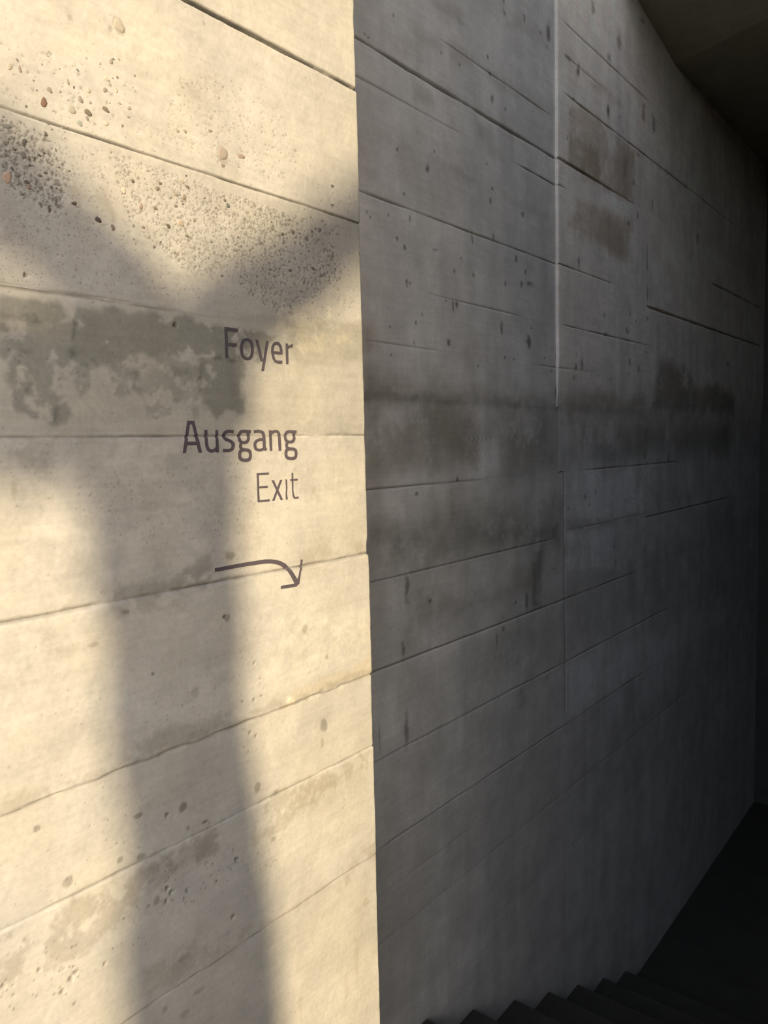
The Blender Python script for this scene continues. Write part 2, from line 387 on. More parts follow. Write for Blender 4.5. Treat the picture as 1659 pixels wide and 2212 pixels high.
def col_left(x, z, dark):
    n = fbm(x, z, 0.16, 4, 3); n2 = fbm(x, z, 0.02, 3, 8)
    c = np.ones(x.shape+(3,))*L_BASE
    c *= (1+0.05*n+0.04*n2)[..., None]
    kk = course_of(z, LJA)
    tone = np.array([1.0, 1.0, 1.0, 1.02, .99, 1.0, .97, .93, .86, .98, 1.0, 1.0, 1.0, 1.0, 1.0, 1.0, 1.0])
    c *= (0.2+0.8*tone[kk])[..., None]*1.0
    warm = 0.5+0.5*fbm(x, z, 0.11, 3, 13)
    c *= 1+np.stack([0.02*warm, 0.0*warm, -0.05*warm], -1)
    for i, (poly, ml, st, soft, warp, ws, brk) in enumerate(L_STAINS):
        m = poly_mask(x, z, P(DL, *poly), soft*1.5+.001, warp, ws*.6, i)
        if not m.any(): continue
        if brk > 0:
            sel = m > 0
            nb = fbm(x[sel], z[sel], 0.026, 5, i+2, 1.0, 1.0)
            nb = nb + 0.5*fbm(x[sel], z[sel], 0.09, 3, i+4) + 0.28*fbm(x[sel], z[sel], 0.007, 3, i+6)
            m[sel] *= sstep(-0.22, 0.26, nb + 0.55*(1-brk))
        c *= 1+(m*st)[..., None]*(np.array(ml)-1)
    for i, (px, py, rx, ry, ml) in enumerate(L_SPOTS):
        X, Z = at(px, py, DL); jx, jy = jac(px, py, DL)
        m = blob_mask(x, z, X, Z, rx*jx, ry*jy, 0.35, 0.28, i)
        c *= 1+m[..., None]*(np.array([ml*1.02, ml, ml*0.96])-1)
    # grime lying in the joints
    for j, (dep, wid) in LPROF.items():
        m = np.exp(-((z-LJ[j]-LWIG.get(j, .0010)*fbm(x, x*0+j, 0.06, 5, 2+j))/(wid*1.3))**2)*np.clip(0.5+0.9*fbm(x, x*0+j, 0.05, 4, j), 0, 1)
        if j == 10: m = m*1.6*(0.3+0.7*sstep(0.70, 0.82, x))
        if j == 8: m = m*(1-sstep(0.70, 0.88, x))
        c *= 1-np.clip(0.40*m, 0, .7)[..., None]
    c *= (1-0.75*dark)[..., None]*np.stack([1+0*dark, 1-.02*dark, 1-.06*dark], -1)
    return np.clip(c, 0.01, 0.9).reshape(-1, 3)

def edge_jit(z):
    """irregular arris at the end of the sunlit wall"""
    j = 0.0010*fbm(z, z*0, 0.06, 4, 5) + 0.0006*fbm(z, z*0+3, 0.015, 3, 2)
    for py, a in ((1178, .004), (943, .0015), (60, .002), (1455, -.001), (1195, .002)):
        zj = at(792, py, DL)[1]; j = j - a*np.exp(-((z-zj)/0.012)**2)
    return j

wall_left = structure(box('wall_left', (-6.0, XC-0.012, DL+0.012, DR+0.45, -0.5, LJ[-1]), M_CORE))
LEFT_BOARDS = {}
def wrap(V, depth, sides):
    """add a skirt that runs back into the wall round a grid (own vertices, so the arris stays crisp)"""
    V = V.copy()
    top = V[-1:].copy(); bot = V[:1].copy()
    t2 = top.copy(); b2 = bot.copy()
    t2[..., 1] = depth; b2[..., 1] = depth
    V = np.concatenate([b2, bot, V, top, t2], 0)
    if 'L' in sides:
        a = V[:, :1].copy(); b = a.copy(); b[..., 1] = depth; V = np.concatenate([b, a, V], 1)
    if 'R' in sides:
        a = V[:, -1:].copy(); b = a.copy(); b[..., 1] = depth; V = np.concatenate([V, a, b], 1)
    return V
def pad(c, r, k, sides):
    c = c.reshape(r, k, 3)
    c = np.concatenate([c[:1], c[:1], c, c[-1:], c[-1:]], 0)
    if 'L' in sides: c = np.concatenate([c[:, :1], c[:, :1], c], 1)
    if 'R' in sides: c = np.concatenate([c, c[:, -1:], c[:, -1:]], 1)
    return c.reshape(-1, 3)
for k in range(len(LJ)-1):
    z0, z1 = LJ[k], LJ[k+1]
    vis = k <= 11
    dz = {9: .0017, 8: .0017, 10: .0019}.get(k, .0024) if vis else .02
    dx = {9: .0017, 8: .0017, 10: .0019}.get(k, .0024) if vis else .02
    zs = np.linspace(z0, z1, max(4, int((z1-z0)/dz)+1))
    xn = np.arange(0.33, XC+dx*0.3, dx) if vis else np.arange(0.33, XC+0.001, 0.03)
    xn = 0.33+(xn-0.33)*(XC-0.33)/(xn[-1]-0.33)
    xf = np.concatenate([np.arange(-6.0, -0.5, 0.25), np.arange(-0.5, 0.325, 0.03)])
    xs = np.concatenate([xf, xn])
    x, z = np.meshgrid(xs, zs)
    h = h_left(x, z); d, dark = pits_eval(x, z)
    y = DL - h + d
    xx = x + edge_jit(z)*sstep(XC-0.02, XC, x)
    y = y + 0.0016*sstep(XC-0.0035, XC, x)**2
    V = np.stack([xx, y, z], -1)
    Vw = wrap(V, DL+0.02, 'R')
    Vw[:, -1, 1] = DR+0.02
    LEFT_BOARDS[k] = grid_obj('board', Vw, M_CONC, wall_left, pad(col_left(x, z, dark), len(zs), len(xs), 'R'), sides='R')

# pebbles of the exposed aggregate, each flush in its board
def rgbv(a): return np.array(a)
PEB = [(94, 222, 8, 11, (.15, .095, .07)), (154, 238, 11, 8, (.30, .28, .23)), (173, 216, 6, 8, (.22, .19, .16)), (189, 244, 8, 8, (.14, .12, .095)), (106, 195, 6, 7, (.24, .21, .17)),
 (226, 195, 5, 6, (.22, .19, .15)), (227, 237, 8, 6, (.15, .125, .095)), (171, 267, 7, 6, (.24, .25, .22)), (187, 256, 4, 5, (.22, .20, .17)), (14, 384, 12, 13, (.40, .285, .21)),
 (51, 307, 6, 7, (.11, .10, .09)), (49, 335, 6, 8, (.15, .14, .125)), (11, 273, 11, 6, (.20, .19, .17)), (10, 304, 8, 7, (.27, .25, .22)), (159, 440, 6, 5, (.09, .07, .055)),
 (211, 475, 7, 7, (.075, .06, .055)), (243, 492, 5, 7, (.15, .115, .10)), (119, 431, 5, 6, (.16, .145, .125)), (106, 454, 4, 6, (.11, .095, .08)), (56, 394, 6, 5, (.12, .10, .08)),
 (83, 336, 4, 4, (.11, .10, .09)), (287, 392, 4, 4, (.11, .09, .07)), (346, 396, 4, 4, (.13, .11, .085)), (398, 426, 5, 6, (.19, .155, .12)), (304, 445, 4, 8, (.27, .21, .165)),
 (391, 482, 8, 7, (.30, .25, .20)), (364, 488, 5, 5, (.10, .08, .06)), (341, 408, 4, 5, (.15, .13, .10)), (336, 449, 5, 4, (.17, .14, .105)), (146, 178, 3, 7, (.24, .21, .16)),
 (42, 150, 4, 8, (.24, .20, .16)), (20, 144, 6, 8, (.34, .30, .25)), (239, 133, 4, 8, (.27, .24, .20)), (399, 284, 4, 5, (.25, .21, .17)), (278, 234, 4, 5, (.27, .24, .19)),
 (229, 171, 7, 5, (.38, .34, .28)), (93, 331, 3, 3, (.12, .11, .09)), (61, 342, 5, 4, (.15, .14, .12)), (480, 332, 10, 18, (.30, .255, .215)), (520, 338, 8, 6, (.27, .215, .18)),
 (480, 358, 4, 5, (.22, .18, .15)), (453, 283, 5, 4, (.24, .21, .18)), (493, 444, 4, 6, (.12, .115, .11)), (717, 402, 3, 4, (.16, .14, .12)), (694, 594, 4, 4, (.22, .19, .15)),
 (256, 56, 11, 16, (.33, .295, .24)), (63, 358, 4, 4, (.12, .11, .09)), (72, 341, 4, 3, (.13, .12, .1)), (29, 322, 5, 4, (.15, .14, .12)), (85, 380, 5, 4, (.14, .12, .1)),
 (38, 378, 5, 4, (.20, .18, .15)), (62, 405, 5, 5, (.22, .16, .12)), (110, 405, 4, 4, (.13, .115, .095)), (380, 420, 5, 4, (.24, .20, .16)), (393, 391, 6, 5, (.33, .29, .23)),
 (267, 411, 6, 8, (.40, .35, .28)), (405, 404, 4, 4, (.14, .12, .09)), (309, 491, 4, 4, (.20, .165, .13)), (380, 445, 4, 4, (.17, .14, .11)), (405, 510, 5, 3, (.15, .125, .095)),
 (632, 500, 4, 6, (.17, .15, .13)), (588, 493, 4, 5, (.22, .19, .15)), (611, 506, 3, 4, (.12, .10, .08)), (662, 515, 4, 6, (.17, .15, .13)), (690, 497, 4, 6, (.18, .16, .14)), (717, 552, 5, 6, (.26, .23, .18)),
 (228, 267, 6, 6, (.40, .36, .29)), (382, 282, 4, 5, (.30, .26, .20)), (190, 196, 5, 6, (.36, .32, .26)), (250, 195, 4, 6, (.37, .33, .27)), (97, 374, 4, 3, (.1, .09, .075)), (25, 365, 4, 4, (.12, .11, .1))]
for i in range(110):
    poly = [((0, 250), (150, 400)), ((260, 360), (420, 540)), ((420, 420), (730, 600)), ((0, 110), (300, 280))][i % 4]
    px = rs.uniform(poly[0][0], poly[1][0]); py = rs.uniform(poly[0][1], poly[1][1])
    if i % 4 == 3 and py > 225+px*0.3: continue
    g = rs.uniform(.10, .32); w = rs.uniform(0, .12)
    r = rs.uniform(2.0, 3.6)
    PEB.append((px, py, r*rs.uniform(.8, 1.2), r*rs.uniform(.8, 1.3), (g*(1+w), g*.97, g*(.9-w*.6))))
for i, (px, py, rx, ry, c) in enumerate(PEB):
    X, Z = at(px, py, DL); jx, jy = jac(px, py, DL)
    k = int(course_of(np.array([Z]), LJA)[0])
    a0 = rs.uniform(0, 6.28); n = 12
    ys = DL - float(h_left(np.array([[X]]), np.array([[Z]]))[0, 0])
    ph = rs.uniform(0, 6.28, 3)
    vs = []; fs = []
    for ring, (f, hh) in enumerate(((1.0, -0.0010), (0.9, 0.0002), (0.5, 0.0004))):
        for q in range(n):
            t = 2*math.pi*q/n
            rr = f*(1+0.16*math.sin(2*t+ph[0])+0.10*math.sin(3*t+ph[1])+0.06*math.sin(5*t+ph[2]))
            vs.append((X+rx*jx*rr*math.cos(t), ys-hh, Z+ry*jy*rr*math.sin(t)))
    vs.append((X, ys-0.00045, Z))
    for ring in (0, 1):
        for q in range(n):
            a, b = ring*n+q, ring*n+(q+1) % n
            fs.append((a, b, b+n, a+n))
    for q in range(n): fs.append((2*n+q, 2*n+(q+1) % n, 3*n))
    new_obj('pebble', vs, fs, M_CONC, LEFT_BOARDS[k], True, np.tile(np.array(c), (len(vs), 1))*1.12)

# ================================================================= SHADED WALL
R_BASE = np.array([0.605, 0.580, 0.550])
XA0, XUP, XLO = XC-0.004, 2.444, 2.505
XEND = 5.30
def zr(r): return EYE+DR*r
# marks: px, py, rx, ry (short vertical run-off marks), strength
R_MARKS = []
for (a, b, rx, ry) in [(370, 35, 14, 40), (395, 45, 8, 10), (493, 295, 3, 16), (443, 370, 10, 24), (235, 397, 14, 10), (430, 530, 8, 16), (313, 495, 5, 6), (240, 630, 14, 9), (712, 522, 18, 34),
    (750, 240, 8, 60), (778, 215, 8, 40), (690, 185, 10, 14), (1145, 410, 12, 60), (1365, 510, 24, 60), (1390, 410, 10, 8), (1175, 45, 10, 28), (1307, 45, 10, 40), (1370, 45, 36, 30), (1172, 650, 9, 14), (1245, 665, 6, 7), (955, 722, 7, 18),
    (1547, 762, 6, 14), (1592, 640, 12, 40), (1585, 930, 10, 60), (1282, 620, 5, 8), (1497, 655, 6, 6), (785, 1640, 10, 24), (450, 1760, 16, 16)]:
    R_MARKS.append((780+a*.2652, 600+b*.2652, rx*.2652, ry*.2652, .55))
for (a, b, rx, ry) in [(258, 120, 10, 26), (640, 420, 10, 14), (788, 515, 9, 20), (1008, 450, 11, 24), (1030, 590, 10, 22), (1045, 785, 14, 42), (1145, 870, 9, 18), (1140, 100, 10, 28), (1135, 10, 9, 20), (1300, 150, 10, 50), (1495, 270, 16, 95), (1425, 260, 8, 12),
    (530, 1345, 18, 38), (285, 1188, 9, 18), (450, 1050, 6, 12), (585, 1205, 8, 10), (1030, 1600, 11, 30), (1285, 1705, 11, 25), (1045, 1505, 12, 16), (1055, 1880, 8, 42), (885, 1900, 10, 55), (345, 1970, 13, 24), (285, 1900, 13, 20), (740, 2160, 10, 20), (895, 2190, 11, 24),
    (1235, 2065, 11, 30), (1312, 2165, 11, 30), (797, 2058, 7, 14), (340, 1545, 9, 18), (70, 1728, 6, 8), (217, 1710, 8, 18), (45, 1690, 6, 6), (1000, 1300, 8, 14), (1370, 885, 7, 10), (578, 1990, 4, 4), (595, 1990, 4, 4), (385, 1740, 5, 50), (28, 270, 10, 10), (60, 300, 14, 10), (1480, 370, 10, 20)]:
    R_MARKS.append((780+a*.2712, b*.2712, rx*.2712, ry*.2712, .5))
for (a, b, rx, ry) in [(372, 470, 24, 120), (340, 960, 18, 80), (372, 1600, 24, 150), (150, 1680, 9, 180), (1352, 570, 14, 80), (1160, 790, 10, 30), (1105, 880, 7, 80), (1515, 1185, 4, 24), (1185, 235, 5, 5), (1610, 370, 6, 20), (1560, 295, 5, 12), (1580, 295, 4, 14), (1160, 690, 10, 8), (1260, 570, 8, 20), (487, 1607, 6, 10), (560, 560, 20, 20)]:
    R_MARKS.append((780+a*.2652, 1150+b*.2652, rx*.2652, ry*.2652, .42))
for (a, b, rx, ry) in [(510, 360, 8, 70), (242, 40, 9, 55), (820, 390, 13, 80), (905, 470, 16, 80), (895, 1180, 7, 50), (850, 1640, 9, 130), (255, 1690, 10, 80), (478, 2140, 7, 20), (705, 2130, 7, 20), (770, 750, 12, 22), (730, 990, 8, 40), (205, 262, 12, 10), (685, 1340, 10, 30), (765, 1270, 8, 40), (855, 1960, 8, 90), (600, 425, 6, 20), (1290, 1480, 12, 60), (180, 400, 8, 40), (155, 600, 6, 25)]:
    R_MARKS.append((1180+a*.2486, 150+b*.2486, rx*.2486, ry*.2486, .42))
for (a, b, rx, ry) in [(235, 345, 7, 40), (232, 450, 13, 34), (285, 430, 18, 60), (220, 550, 7, 26), (425, 530, 6, 16), (540, 560, 4, 20), (700, 400, 8, 50), (775, 470, 10, 36), (695, 510, 6, 16), (420, 292, 5, 5), (488, 175, 14, 22), (675, 150, 12, 36), (432, 1535, 7, 30), (342, 1580, 8, 32), (380, 1650, 7, 20), (195, 1690, 9, 16), (698, 1610, 6, 20), (770, 1600, 5, 18), (595, 2010, 6, 24), (605, 2150, 8, 40), (1060, 1240, 8, 50), (860, 1220, 10, 40), (1560, 430, 16, 40), (855, 1870, 6, 26), (855, 2040, 6, 26), (400, 2110, 4, 10), (730, 2130, 5, 14), (755, 55, 6, 12), (855, 40, 6, 26), (845, 330, 8, 10), (480, 20, 5, 26)]:
    R_MARKS.append((1180+a*.2486, 680+b*.2486, rx*.2486, ry*.2486, .45))
for (a, b, rx, ry) in [(940, 40, 8, 36), (1005, 240, 8, 34), (1045, 170, 10, 40), (840, 240, 14, 12), (880, 290, 6, 30), (1140, 90, 10, 14), (1000, 450, 6, 34)]:
    R_MARKS.append((770+a*.536, b*.536, rx*.536, ry*.536, .42))

OLIVE = (0.50, 0.48, 0.42); GREY = (0.66, 0.66, 0.65); LITE = (1.30, 1.31, 1.34); RUST = (0.62, 0.55, 0.45)
def z7(*p): return [(1180+a*.2486, 150+b*.2486) for a, b in p]
def z8(*p): return [(1180+a*.2486, 680+b*.2486) for a, b in p]
def z4(*p): return [(780+a*.2652, 600+b*.2652) for a, b in p]
def z5(*p): return [(780+a*.2652, 1150+b*.2652) for a, b in p]
def z6(*p): return [(780+a*.2712, b*.2712) for a, b in p]
R_STAINS = [
 (z4((20, 760), (200, 790), (250, 830), (380, 850), (560, 860), (760, 880), (960, 890), (1130, 920), (1290, 960), (1610, 1020), (1610, 1060), (1300, 1050), (900, 1000), (700, 1080), (400, 1040), (20, 1010)), OLIVE, .80, .022, .022, .07, 0.1),
 (z4((20, 930), (700, 960), (1300, 1000), (1290, 1040), (700, 1010), (20, 990)), (.62, .60, .56), .75, .006, .012, .07, 0.2),
 (z4((20, 1010), (700, 1080), (900, 1080), (860, 1250), (950, 1500), (900, 1560), (700, 1500), (540, 1620), (250, 1640), (20, 1640)), (.66, .65, .60), .85, .02, .03, .09, 0.35),
 (z4((600, 1100), (900, 1120), (930, 1260), (960, 1500), (740, 1440), (620, 1300)), (.70, .67, .63), .7, .02, .02, .06, 0.3),
 (z4((1180, 1080), (1540, 1080), (1560, 1500), (1530, 1590), (1200, 1570), (1170, 1300)), (.56, .55, .52), .85, .03, .03, .09, 0.2),
 (z4((960, 1290), (1110, 1290), (1110, 1570), (950, 1600), (960, 1420)), (1.22, 1.24, 1.27), .95, .01, .01, .04, 0.0),
 (z4((330, 1600), (420, 1580), (700, 1590), (960, 1580), (900, 1660), (300, 1700)), LITE, .6, .02, .012, .04, 0.4),
 (z4((60, 1900), (300, 1870), (420, 1920), (800, 1850), (1280, 1800), (1640, 1780), (1640, 2180), (60, 2180)), (.66, .66, .64), .9, .02, .03, .09, 0.25),
 (z4((150, 1800), (380, 1800), (380, 1890), (200, 1890)), LITE, .45, .01, .016, .03, 0.8),
 (z4((0, 340), (100, 380), (120, 560), (30, 640)), (.72, .66, .60), .8, .01, .014, .04, 0.4),
 (z4((760, 560), (1000, 600), (1120, 780), (1000, 760), (820, 640)), (.82, .79, .78), .7, .02, .02, .05, 0.5),
 (z4((720, 1690), (800, 1660), (800, 1900), (790, 2060), (740, 1940), (700, 1790)), (.72, .70, .64), .8, .006, .01, .04, 0.4),
 (z5((60, 0), (1600, -50), (1600, 60), (1400, 90), (760, 250), (60, 380)), (.68, .68, .66), .9, .02, .02, .08, 0.25),
 (z5((450, 450), (800, 540), (1100, 480), (1250, 300), (1480, 200), (1480, 620), (1300, 500), (900, 620), (600, 700), (430, 720)), (.66, .65, .62), .85, .02, .03, .07, 0.25),
 (z5((1400, 160), (1475, 150), (1475, 620), (1400, 600)), (.60, .59, .57), .8, .004, .006, .05, 0.1),
 (z5((350, 340), (410, 340), (410, 1000), (380, 1080), (350, 1000)), (.80, .79, .76), .7, .008, .008, .05, 0.3),
 (z5((1000, 900), (1660, 620), (1660, 1000), (1300, 1240), (1000, 1200)), (.74, .74, .72), .85, .04, .03, .08, 0.2),
 (z5((1120, 800), (600, 1000), (400, 1050), (640, 960), (1100, 760)), LITE, .5, .015, .01, .05, 0.2),
 (z5((500, 850), (660, 830), (640, 900), (520, 930)), LITE, .4, .008, .014, .03, 0.7),
 (z5((960, 1290), (1300, 1180), (1200, 1330), (950, 1400)), LITE, .5, .03, .02, .05, 0.2),
 (z5((110, 1500), (330, 1560), (330, 1760), (120, 1820)), (1.22, 1.22, 1.24), .8, .03, .02, .06, 0.2),
 (z5((1290, 1260), (1350, 1240), (1350, 1420), (1280, 1440)), (.72, .70, .68), .8, .008, .012, .04, 0.3),
 (z5((480, 1560), (1000, 1400), (1300, 1500), (1000, 1900), (600, 2050), (300, 2150), (300, 1850)), (.82, .82, .82), .7, .05, .04, .08, 0.6),
 (z6((560, -20), (700, -20), (800, 120), (780, 190), (660, 140)), (.70, .68, .66), .85, .010, .014, .05, 0.3),
 (z6((420, 200), (520, 280), (700, 330), (900, 440), (1150, 620), (1550, 870), (1550, 940), (1100, 700), (860, 540), (640, 420), (470, 330)), (.82, .80, .78), .85, .008, .012, .06, 0.2),
 (z6((1150, 60), (1290, 160), (1560, 330), (1560, 420), (1450, 350), (1150, 180)), (.78, .76, .74), .8, .008, .012, .06, 0.3),
 (z6((400, 620), (560, 700), (570, 840), (430, 800)), (.76, .75, .73), .8, .006, .014, .04, 0.4),
 (z6((640, 720), (700, 760), (720, 960), (660, 900)), (.78, .77, .75), .8, .005, .012, .03, 0.5),
 (z6((920, 940), (1010, 990), (1130, 1260), (1040, 1220), (940, 1100)), (.78, .77, .75), .7, .006, .014, .04, 0.5),
 (z6((1140, 1010), (1220, 1050), (1220, 1200), (1200, 1260), (1170, 1120)), (.74, .73, .70), .75, .005, .010, .03, 0.3),
 (z6((300, 300), (370, 340), (370, 480), (310, 420)), (.84, .80, .76), .7, .006, .01, .03, 0.4),
 (z6((40, 1020), (300, 1120), (380, 1180), (280, 1160), (60, 1060)), (.82, .78, .72), .7, .006, .01, .03, 0.4),
 (z6((0, 1150), (240, 1180), (420, 1300), (420, 1440), (240, 1400), (0, 1350)), (.86, .81, .75), .7, .02, .02, .05, 0.5),
 (z6((570, 1260), (700, 1310), (900, 1420), (860, 1450), (680, 1370), (580, 1310)), (.76, .75, .73), .8, .006, .01, .04, 0.4),
 (z6((1060, 1500), (1300, 1620), (1560, 1740), (1560, 1780), (1250, 1650)), (.84, .83, .81), .7, .006, .008, .03, 0.3),
 (z6((480, 1500), (640, 1540), (660, 1700), (540, 1700)), (.90, .86, .80), .7, .02, .02, .05, 0.4),
 # second section
 (z7((172, 320), (290, 340), (400, 420), (540, 540), (640, 640), (740, 700), (740, 1180), (650, 1140), (560, 1080), (300, 950), (172, 850)), RUST, .62, .006, .012, .06, 0.35),
 (z7((172, 560), (300, 640), (420, 700), (450, 960), (300, 900), (172, 840)), (.68, .63, .52), .75, .006, .016, .04, 0.6),
 (z7((450, 720), (640, 780), (740, 720), (740, 1180), (470, 1040)), (.78, .75, .72), .85, .006, .012, .05, 0.15),
 (z7((240, 1130), (400, 1180), (560, 1270), (720, 1300), (680, 1680), (560, 1640), (480, 1560), (230, 1440), (160, 1360)), RUST, .66, .008, .016, .06, 0.3),
 (z7((440, 1300), (680, 1320), (670, 1680), (560, 1620), (420, 1450)), (.74, .72, .68), .75, .012, .02, .05, 0.35),
 (z7((340, 100), (500, 160), (560, 250), (640, 330), (560, 290), (380, 180)), (.74, .70, .62), .8, .006, .012, .04, 0.3),
 (z7((520, 540), (900, 800), (1200, 1010), (1180, 1040), (860, 800), (540, 580)), (.76, .74, .72), .8, .006, .010, .05, 0.2),
 (z7((640, 620), (690, 650), (690, 1150), (640, 1120)), (.76, .74, .73), .8, .004, .004, .04, 0.1),
 (z7((960, 1660), (1040, 1700), (1150, 1760), (1120, 1850), (980, 1760)), (.80, .80, .79), .7, .02, .02, .05, 0.4),
 (z8((120, 750), (280, 690), (420, 700), (520, 670), (640, 740), (720, 740), (780, 690), (850, 740), (850, 840), (560, 830), (120, 810)), OLIVE, .82, .018, .016, .06, 0.1),
 (z8((950, 400), (1020, 385), (1100, 450), (1230, 480), (1280, 640), (1350, 640), (1420, 600), (1620, 700), (1640, 880), (900, 850), (930, 650)), (.48, .47, .44), .9, .014, .02, .08, 0.1),
 (z8((200, 930), (500, 920), (900, 930), (1600, 940), (1600, 1230), (900, 1180), (850, 1290), (250, 1180)), (.56, .55, .51), .85, .03, .03, .09, 0.2),
 (z8((180, 820), (850, 850), (900, 900), (500, 920), (200, 930)), (.86, .83, .79), .7, .01, .01, .05, 0.2),
 (z8((180, 1360), (900, 1300), (900, 1600), (600, 1780), (190, 1780)), (1.26, 1.27, 1.30), .85, .02, .03, .06, 0.4),
 (z8((170, 1780), (500, 1780), (900, 1700), (1050, 1690), (860, 1750), (600, 1830), (380, 1860), (180, 1880)), (.74, .74, .72), .8, .008, .014, .04, 0.3),
 (z8((180, 1900), (590, 1840), (590, 2212), (180, 2212)), (1.26, 1.27, 1.31), .85, .004, .008, .06, 0.3),
 (z8((930, 1550), (1250, 1530), (1260, 1680), (980, 1700)), (.74, .73, .70), .8, .02, .02, .05, 0.3),
 (z8((80, 2000), (260, 1990), (260, 2060), (160, 2110), (90, 2080)), (.70, .69, .66), .8, .008, .012, .04, 0.4),
 (z8((1280, 1760), (1640, 1600), (1640, 2000), (1280, 1880)), (.80, .79, .77), .8, .03, .02, .06, 0.3),
 ([(1225, 1240), (1330, 1210), (1480, 1170), (1640, 1100), (1640, 1300), (1400, 1330), (1225, 1400)], (.76, .76, .74), .8, .04, .03, .08, 0.25),
 ([(1230, 1440), (1300, 1400), (1300, 1520), (1230, 1545)], (1.24, 1.25, 1.30), .85, .01, .014, .06, 0.2),
 ([(1310, 1400), (1460, 1360), (1470, 1480), (1350, 1560), (1310, 1570)], (1.20, 1.22, 1.26), .7, .02, .02, .07, 0.2),
 ([(1340, 1470), (1372, 1460), (1372, 1560), (1345, 1580)], (.74, .74, .73), .7, .008, .01, .04, 0.2),
]
RGJ = []   # strong joints of the shaded wall: (level, xa, xb, depth, width)
RGJ += [(.788, 1.55, 2.72, .010, .0028), (.788, 1.28, 1.6, .004, .0016), (.788, 2.5, 3.1, .005, .002), (.716, 1.30, 1.85, .0025, .0016), (.716, 2.2, 2.5, .0035, .0016), (.501, 1.26, 2.55, .0045, .0015), (.501, 2.5, 2.9, .0028, .0016),
        (.334, 1.7, 2.2, .0016, .0014), (.334, 2.5, 3.3, .0030, .0020), (.213, 1.45, 1.75, .0022, .0014), (.213, 2.3, 2.75, .0025, .0016), (-.086, 1.26, 1.95, .0035, .0018), (-.086, 2.7, 3.7, .0035, .0025), (-.276, 1.26, 2.40, .0035, .0018),
        (-.262, 2.55, 3.3, .0025, .0016), (-.277, 3.3, 4.6, .0045, .003), (-.464, 1.26, 2.36, .0060, .0017), (-.464, 2.36, 3.2, .0032, .0016), (-.655, 1.26, 2.45, .0034, .0018), (-.655, 2.5, 3.6, .0035, .002), (-.847, 1.45, 3.4, .0040, .0016), (-1.055, 1.30, 3.9, .0016, .0016), (-.95, 1.3, 1.9, .0012, .0014),
        (1.075, 2.5, 2.8, .003, .002), (1.16, 2.5, 3.3, .003, .002), (.973, 2.52, 4.6, .004, .0022), (.468, 3.29, 5.2, .0085, .0034), (.66, 4.2, 5.2, .010, .0036), (.895, 1.8, 2.4, .0022, .0018), (1.2, 1.26, 2.4, .003, .002)]
def prot(z):
    """how far the second section stands proud of the first"""
    r = (z-EYE)/DR
    return 0.0125*sstep(0.02, 0.26, r) - 0.0008*(1-sstep(-.12, -.02, r))
def h_right(x, z, sec):
    h = 0.0012*fbm(x, z, 0.35, 3, 2) + 0.0004*fbm(x, z, 0.05, 3, 6) + 0.0002*fbm(x, z, 0.014, 2, 11)
    h = h + 0.00045*fbm(x, z, 0.05, 3, 7, 1.0, 0.14)
    if sec == 'B': h = h + prot(z)
    for i, (lv, xa, xb, dep, wid) in enumerate(RGJ):
        zj = zr(lv)+0.0009*fbm(x, x*0+i, 0.08, 3, i)
        m = sstep(xa-0.06, xa+0.05, x)*(1-sstep(xb-0.06, xb+0.05, x))
        a = dep*np.clip(0.9+0.8*fbm(x, x*0+i*5, 0.12, 3, 4), 0.1, 1.8)
        h = h - m*a*np.exp(-((z-zj)/(wid*1.1))**2)
    h = h - 0.0022*np.exp(-((x-XLO)/0.0022)**2)*(z < zr(-.086))*sstep(zr(-.86), zr(-.80), z)
    # wood grain of a board with a knot, pressed into the concrete
    gx, gz = at(1045, 947, DR)
    u = (x-gx); v = (z-gz)
    ph = (u+21*(v*v+.00022)**.75+0.011*fbm(x, z, 0.06, 3, 7)-0.10*v)*2*math.pi/0.026
    env = np.exp(-(((u+0.05)/0.12)**2+(v/0.045)**2))*np.clip(.6+1.3*fbm(x, z, 0.05, 3, 9), 0, 1)
    h = h + 0.0011*env*np.sin(ph+1.5*fbm(x, z, 0.05, 2, 3))
    gx2, gz2 = at(795, 950, DR)
    q = np.hypot(x-gx2, (z-gz2)*1.2)
    h = h + 0.0006*np.exp(-(q/0.09)**2)*np.sin(q*2*math.pi/0.012+fbm(x, z, 0.04, 2, 5))
    return h
RJ_T = [(-2.2, 1.0), (-1.25, .93), (-1.055, .90), (-.848, .98), (-.655, 1.0), (-.464, .94), (-.276, .97), (-.086, .92), (.10, 1.0), (.213, 1.0), (.334, 1.03), (.501, 1.0), (.62, 1.02), (.716, 1.03), (.788, .98), (.895, 1.02), (1.2, 1.0)]
